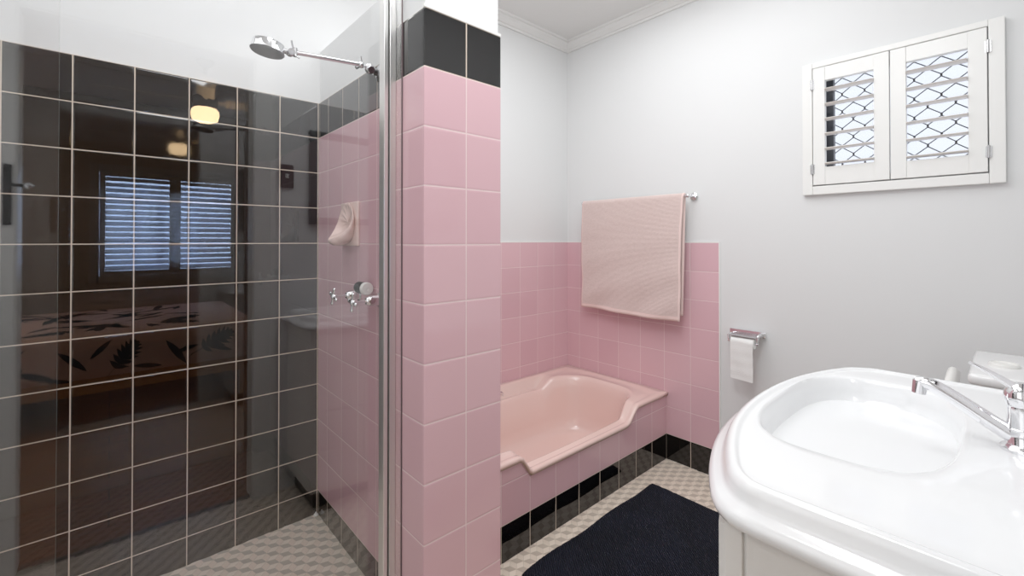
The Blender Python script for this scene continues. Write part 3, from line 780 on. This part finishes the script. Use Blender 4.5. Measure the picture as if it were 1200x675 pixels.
# ------------------------------------------------------------ fittings on the door wall (seen reflected)
mi = empty('wall_mirror', (1.1, YN, 1.54), 'framed mirror hung on the door wall above the vanity', 'mirror')
bm = bmesh.new(); mx0, mx1, mz0, mz1 = .746, 1.42, 1.300, 1.777
for a in ((mx0, mx0+.035, mz0, mz1), (mx1-.035, mx1, mz0, mz1), (mx0+.035, mx1-.035, mz0, mz0+.035), (mx0+.035, mx1-.035, mz1-.035, mz1)): box(bm, a[0], a[1], YN+.001, YN+.026, a[2], a[3], .003)
mk('frame', bm, mat('charcoal mirror frame', rgb(70, 70, 72), .4), mi)
obox('mirror_glass', mx0+.03, mx1-.03, YN+.001, YN+.012, mz0+.03, mz1-.03, MIRROR, mi)
ls = empty('light_switch', (.642, YN, 1.53), 'dark brown light switch plate beside the doorway', 'switch')
obox('switch_plate', .611, .674, YN+.0005, YN+.010, 1.476, 1.592, BROWNP, ls, bev=.003)
obox('rocker', .636, .649, YN+.010, YN+.016, 1.525, 1.545, PLASTIC, ls, bev=.001)
dk = doorf
dk = obox('latch_plate', -.286, -.262, YN+.0165, YN+.026, 1.272, 1.490, BLACKI, dk, bev=.004)
bm = bmesh.new(); cyl(bm, (-.268, YN+.03, 1.415), (-.228, YN+.036, 1.415), .006); mk('shaft', bm, BLACKI, dk, 40)
bm = bmesh.new(); sphere(bm, (-.220, YN+.038, 1.414), .013, (1.1, .9, .9)); mk('knob', bm, CHROME, dk, True)

# ------------------------------------------------------------ bedroom behind the camera (visible reflected in the glass)
BW = mat('bedroom wall paint', rgb(150, 134, 120), .6, bump=(50, .05))
m, nt, b = newmat('timber boards'); WOOD = m
g = nt.nodes.new('ShaderNodeNewGeometry'); br = nt.nodes.new('ShaderNodeTexBrick'); nt.links.new(g.outputs['Position'], br.inputs[0])
br.inputs['Scale'].default_value = 1; br.inputs['Brick Width'].default_value = 1.4; br.inputs['Row Height'].default_value = .13; br.inputs['Mortar Size'].default_value = .003
br.inputs['Color1'].default_value = rgb(178, 112, 62); br.inputs['Color2'].default_value = rgb(150, 90, 48); br.inputs['Mortar'].default_value = rgb(50, 28, 16)
ns = nt.nodes.new('ShaderNodeTexNoise'); ns.inputs['Scale'].default_value = 4; mp = nt.nodes.new('ShaderNodeMapping'); mp.inputs['Scale'].default_value = (1, 14, 1)
nt.links.new(g.outputs['Position'], mp.inputs[0]); nt.links.new(mp.outputs[0], ns.inputs[0])
mx = nt.nodes.new('ShaderNodeMixRGB'); mx.blend_type = 'MULTIPLY'; mx.inputs[0].default_value = .6; nt.links.new(br.outputs['Color'], mx.inputs[1]); nt.links.new(ns.outputs['Color'], mx.inputs[2])
nt.links.new(mx.outputs[0], b.inputs['Base Color']); b.inputs['Roughness'].default_value = .5
struct(obox('floor', -2.3, XW+.14, -3.5, -.112, -.05, .0, WOOD))
struct(obox('trim_4', DX0, DX1, -.125, -.100, 0, .006, BROWNP))
BY = -3.35; bwx0, bwx1, bwz0, bwz1 = -.10, 1.035, .875, 1.885
bm = bmesh.new()
box(bm, -2.3, bwx0, BY-.12, BY, -.06, CEIL); box(bm, bwx1, XW+.14, BY-.12, BY, -.06, CEIL); box(bm, bwx0, bwx1, BY-.12, BY, -.06, bwz0); box(bm, bwx0, bwx1, BY-.12, BY, bwz1, CEIL)
struct(mk('wall_bedroom', bm, BW))
struct(obox('wall_bedroom_left', -2.4, -2.3, -3.5, -.17, -.06, CEIL, BW)); struct(obox('wall_bedroom_right', XW+.04, XW+.14, -3.5, -.17, -.06, CEIL, BW))
FRB = mat('bedroom shutter backlit tone', rgb(150, 142, 134), .4)  # white shutters and frame; their backlit darkness is put into this colour
BSL = mat('bedroom slat sky tint', rgb(190, 200, 220), .4)  # blue of the skylight on the slats is put into the colour
bm = bmesh.new()
box(bm, bwx0-.05, bwx0+.02, BY-.06, BY+.02, bwz0-.05, bwz1+.05, .003); box(bm, bwx1-.02, bwx1+.05, BY-.06, BY+.02, bwz0-.05, bwz1+.05, .003)
box(bm, bwx0, bwx1, BY-.06, BY+.02, bwz0-.05, bwz0+.01, .003); box(bm, bwx0, bwx1, BY-.06, BY+.02, bwz1-.01, bwz1+.05, .003)
w2_ = struct(mk('window_2', bm, FRB))
struct(obox('glass_pane', bwx0, bwx1, BY-.10, BY-.095, bwz0, bwz1, WGLASS, w2_))
for (x0, x1, lx0, lx1, lab) in ((-.078, .4845, -.037, .440, 'louvred bedroom window shutter leaf, left one in the reflection'), (.4865, 1.013, .531, .973, 'louvred bedroom window shutter leaf, right one in the reflection')):
    s = empty('window_shutter', ((x0+x1)/2, BY, bwz0), lab, 'shutter')
    bm = bmesh.new()
    box(bm, x0, lx0, BY-.02, BY+.012, bwz0+.012, bwz1-.012, .002); box(bm, lx1, x1, BY-.02, BY+.012, bwz0+.012, bwz1-.012, .002)
    box(bm, lx0, lx1, BY-.02, BY+.012, bwz0+.012, .93, .002); box(bm, lx0, lx1, BY-.02, BY+.012, 1.825, bwz1-.012, .002)
    mk('shutter_frame', bm, FRB, s)
    bm = bmesh.new(); N = 17
    for k in range(N):
        z = .955+k*(1.80-.955)/(N-1)
        t = bmesh.new(); box(t, lx0+.001, lx1-.001, -.031, .031, -.004, .004, .003, 1)
        join(bm, t, Matrix.Translation((0, BY-.004, z)) @ Matrix.Rotation(math.radians(-38), 4, 'X'))
    mk('slats', bm, BSL, s)
# bed
bed = empty('bed', (-.3, -2.4, 0), 'low timber bed with tropical leaf print cover reflected in the shower glass', 'bed')
BX0, BX1, BY0, BY1 = -1.35, .87, -3.15, -1.76
TIMB = mat('bed timber', rgb(205, 145, 84), .4, vary=(20, rgb(180, 122, 68)))
bm = bmesh.new(); box(bm, BX0, BX1, BY1-.03, BY1, .20, .31, .004); box(bm, BX0, BX1, BY0, BY0+.03, .20, .31, .004); box(bm, BX0, BX0+.03, BY0, BY1, .20, .31, .004); box(bm, BX1-.03, BX1, BY0, BY1, .20, .31, .004)
mk('bed_frame', bm, TIMB, bed)
for x in (BX0+.06, BX1-.10):
    for y in (BY0+.05, BY1-.09): obox('leg', x, x+.06, y, y+.06, 0, .2, TIMB, bed)
COVER = mat('peach bed cover', rgb(232, 190, 170), .9, bump=(30, .3, .01))
bm = bmesh.new(); box(bm, BX0+.01, BX1+.005, BY0+.01, BY1+.012, .285, .600, .06, 4)
mk('bed_cover', bm, COVER, bed, 60)
LEAFM = mat('dark leaf print', rgb(38, 50, 58), .9)
def leaf(L, kind):
    """list of 2D polygons of a leaf growing along +x"""
    out = []
    if kind == 0:          # monstera-like: split blades off a midrib
        for sd1 in (-1, 1):
            n = 7
            for k in range(n):
                t0 = .06+.86*k/n; w = .36*math.sin(math.pi*min(1, (t0+.14)))**.7+.04
                a = math.radians(58-30*t0); bl = L*w
                x0 = L*t0; x1 = L*(t0+.085); tipx = x0+bl*math.cos(a); tipy = sd1*bl*math.sin(a)
                out.append([(x0, 0), (x0+bl*.45*math.cos(a)-L*.012, sd1*(bl*.52*math.sin(a)+L*.012)), (tipx, tipy), (x1+bl*.5*math.cos(a), sd1*bl*.46*math.sin(a)), (x1+.01, 0)])
        out.append([(-.25*L, -.01*L), (L*1.02, 0), (-.25*L, .01*L)])
    else:                  # slim banana / palm leaf
        up = [(L*t, .11*L*math.sin(math.pi*t)**.8) for t in [i/10 for i in range(11)]]
        out.append(up+[(x, -y*.8) for x, y in reversed(up[1:-1])])
    return out
bm = bmesh.new()
def put(cx, cy, ang, L, kind, plane):
    c, s = math.cos(ang), math.sin(ang)
    for poly_ in leaf(L, kind):
        q = [(cx+x*c-y*s, cy+x*s+y*c) for x, y in poly_]
        if plane == 'F':
            if any(v < .30 or v > .585 or u < BX0+.08 or u > BX1-.07 for u, v in q): q = [(min(max(u, BX0+.08), BX1-.07), min(max(v, .30), .545)) for u, v in q]
            vs = [bm.verts.new((u, BY1+.0135, v)) for u, v in q]
        else:
            q = [(min(max(u, BX0+.08), BX1-.07), min(max(v, BY0+.08), BY1-.06)) for u, v in q]
            vs = [bm.verts.new((u, v, .6015)) for u, v in q]
        try: bm.faces.new(vs)
        except Exception: pass
put(.02, .335, 1.0, .24, 0, 'F'); put(.50, .40, .5, .26, 0, 'F'); put(-.45, .40, -.4, .22, 1, 'F'); put(.30, .50, -1.0, .22, 1, 'F'); put(-.62, .36, .3, .24, 0, 'F'); put(-.25, .50, -.8, .20, 1, 'F')
for k in range(9): put(-1.2+k*.22, .33+.2*random.random(), random.uniform(-1, 1), .16, 1, 'F')
for k in range(70): put(random.uniform(BX0+.2, BX1-.3), random.uniform(BY0+.15, BY1-.2), random.uniform(0, 6.28), random.uniform(.2, .34), random.choice((0, 1, 1)), 'T')
mk('leaf_print', bm, LEAFM, bed)
# ceiling fan with lamp
fx, fy = .52, -1.70
fan = empty('ceiling_fan', (fx, fy, CEIL), 'ceiling fan with lit round lamp reflected in the black shower tiles', 'ceiling fan')
FANM = mat('fan metal', rgb(120, 108, 98), .35, .5)
bm = bmesh.new(); cyl(bm, (fx, fy, 2.34), (fx, fy, CEIL-.03), .013); lathe(bm, [(.06, 0), (.06, .01), (.02, .05)], axisM((fx, fy, CEIL-.0005), (0, 0, -1)), 28); mk('down_rod', bm, FANM, fan, 40)
bm = bmesh.new(); lathe(bm, [(.03, .16), (.045, .14), (.05, .10), (.075, .085), (.085, .055), (.08, .03), (.075, .02), (.075, 0)], Matrix.Translation((fx, fy, 2.205)), 36); mk('motor_housing', bm, FANM, fan, 40)
bm = bmesh.new(); lathe(bm, [(0, -.105), (.05, -.103), (.082, -.085), (.09, -.05), (.085, -.015), (.07, 0)], Matrix.Translation((fx, fy, 2.205)), 36); mk('lamp_globe', bm, mat('lit lamp globe', rgb(255, 220, 170), .4, emis=((1., .66, .34, 1), 14.)), fan, True)
BLADE = mat('fan blade', rgb(240, 230, 212), .4)
for k in range(4):
    a = math.pi+.12+k*math.pi/2; t = bmesh.new(); box(t, .13, .62, -.058, .058, -.004, .004, .003, 1)
    box(t, .08, .18, -.015, .015, -.006, .0, 0)
    bm = bmesh.new(); join(bm, t, Matrix.Translation((fx, fy, 2.262)) @ Matrix.Rotation(a, 4, 'Z') @ Matrix.Rotation(math.radians(16), 4, 'X')); mk('blade', bm, BLADE, fan)

# ------------------------------------------------------------ light
def area(name, loc, rot, sx, sy, w, c=(1, 1, 1)):
    l = D.lights.new(name, 'AREA'); l.shape = 'RECTANGLE'; l.size = sx; l.size_y = sy; l.energy = w; l.color = c
    o = D.objects.new(name, l); col.objects.link(o); o.location = loc; o.rotation_euler = rot; return o
area('bathroom_fill', (1.30, .95, 2.53), (0, 0, 0), 1.3, 1.1, 15.5, (.97, .985, 1))  # added soft overhead fill for the room, no fixture modelled
area('shower_fill', (.05, 1.50, 2.53), (0, 0, 0), .9, .8, 3.6, (.98, .99, 1))  # added fill to lift the shower, not a real fitting
area('doorway_fill', (.35, .35, 2.45), (math.radians(42), 0, math.radians(-42)), .6, .3, 8, (.97, .985, 1))
area('left_fill', (-.54, .50, 1.6), (math.radians(90), 0, math.radians(-90)), .8, 1.4, 3.5, (.97, .985, 1))
area('bedroom_fill', (-1.35, -1.9, 2.50), (0, 0, 0), 1.0, 1.2, 15, (1, .84, .68))  # added warm fill for the reflected bedroom, kept out of view
w = D.worlds.new('sky'); bpy.context.scene.world = w; w.use_nodes = True
bg = w.node_tree.nodes['Background']; bg.inputs[0].default_value = (.50, .67, 1., 1); bg.inputs[1].default_value = 7.0

# ------------------------------------------------------------ camera
cam = D.cameras.new('camera'); co = D.objects.new('camera', cam); col.objects.link(co)
cam.sensor_width = 36; cam.lens = 521.607/1200*36; cam.clip_start = .01
cam.shift_y = -(337.5-277.83)/1200
co.location = (0, 0, CAMZ)
co.rotation_euler = (math.radians(90)+.0079, 0, -.7337)
sc = bpy.context.scene; sc.camera = co
sc.view_settings.view_transform = 'Standard'; sc.view_settings.look = 'None'; sc.view_settings.exposure = .16; sc.view_settings.gamma = 1.2
try:
    sc.cycles.max_bounces = 12; sc.cycles.transparent_max_bounces = 24; sc.cycles.glossy_bounces = 6
    sc.cycles.use_denoising = True; sc.cycles.denoiser = 'OPENIMAGEDENOISE'; sc.cycles.denoising_prefilter = 'ACCURATE'; sc.cycles.denoising_input_passes = 'RGB_ALBEDO_NORMAL'
    sc.cycles.sample_clamp_indirect = 6
except Exception: pass
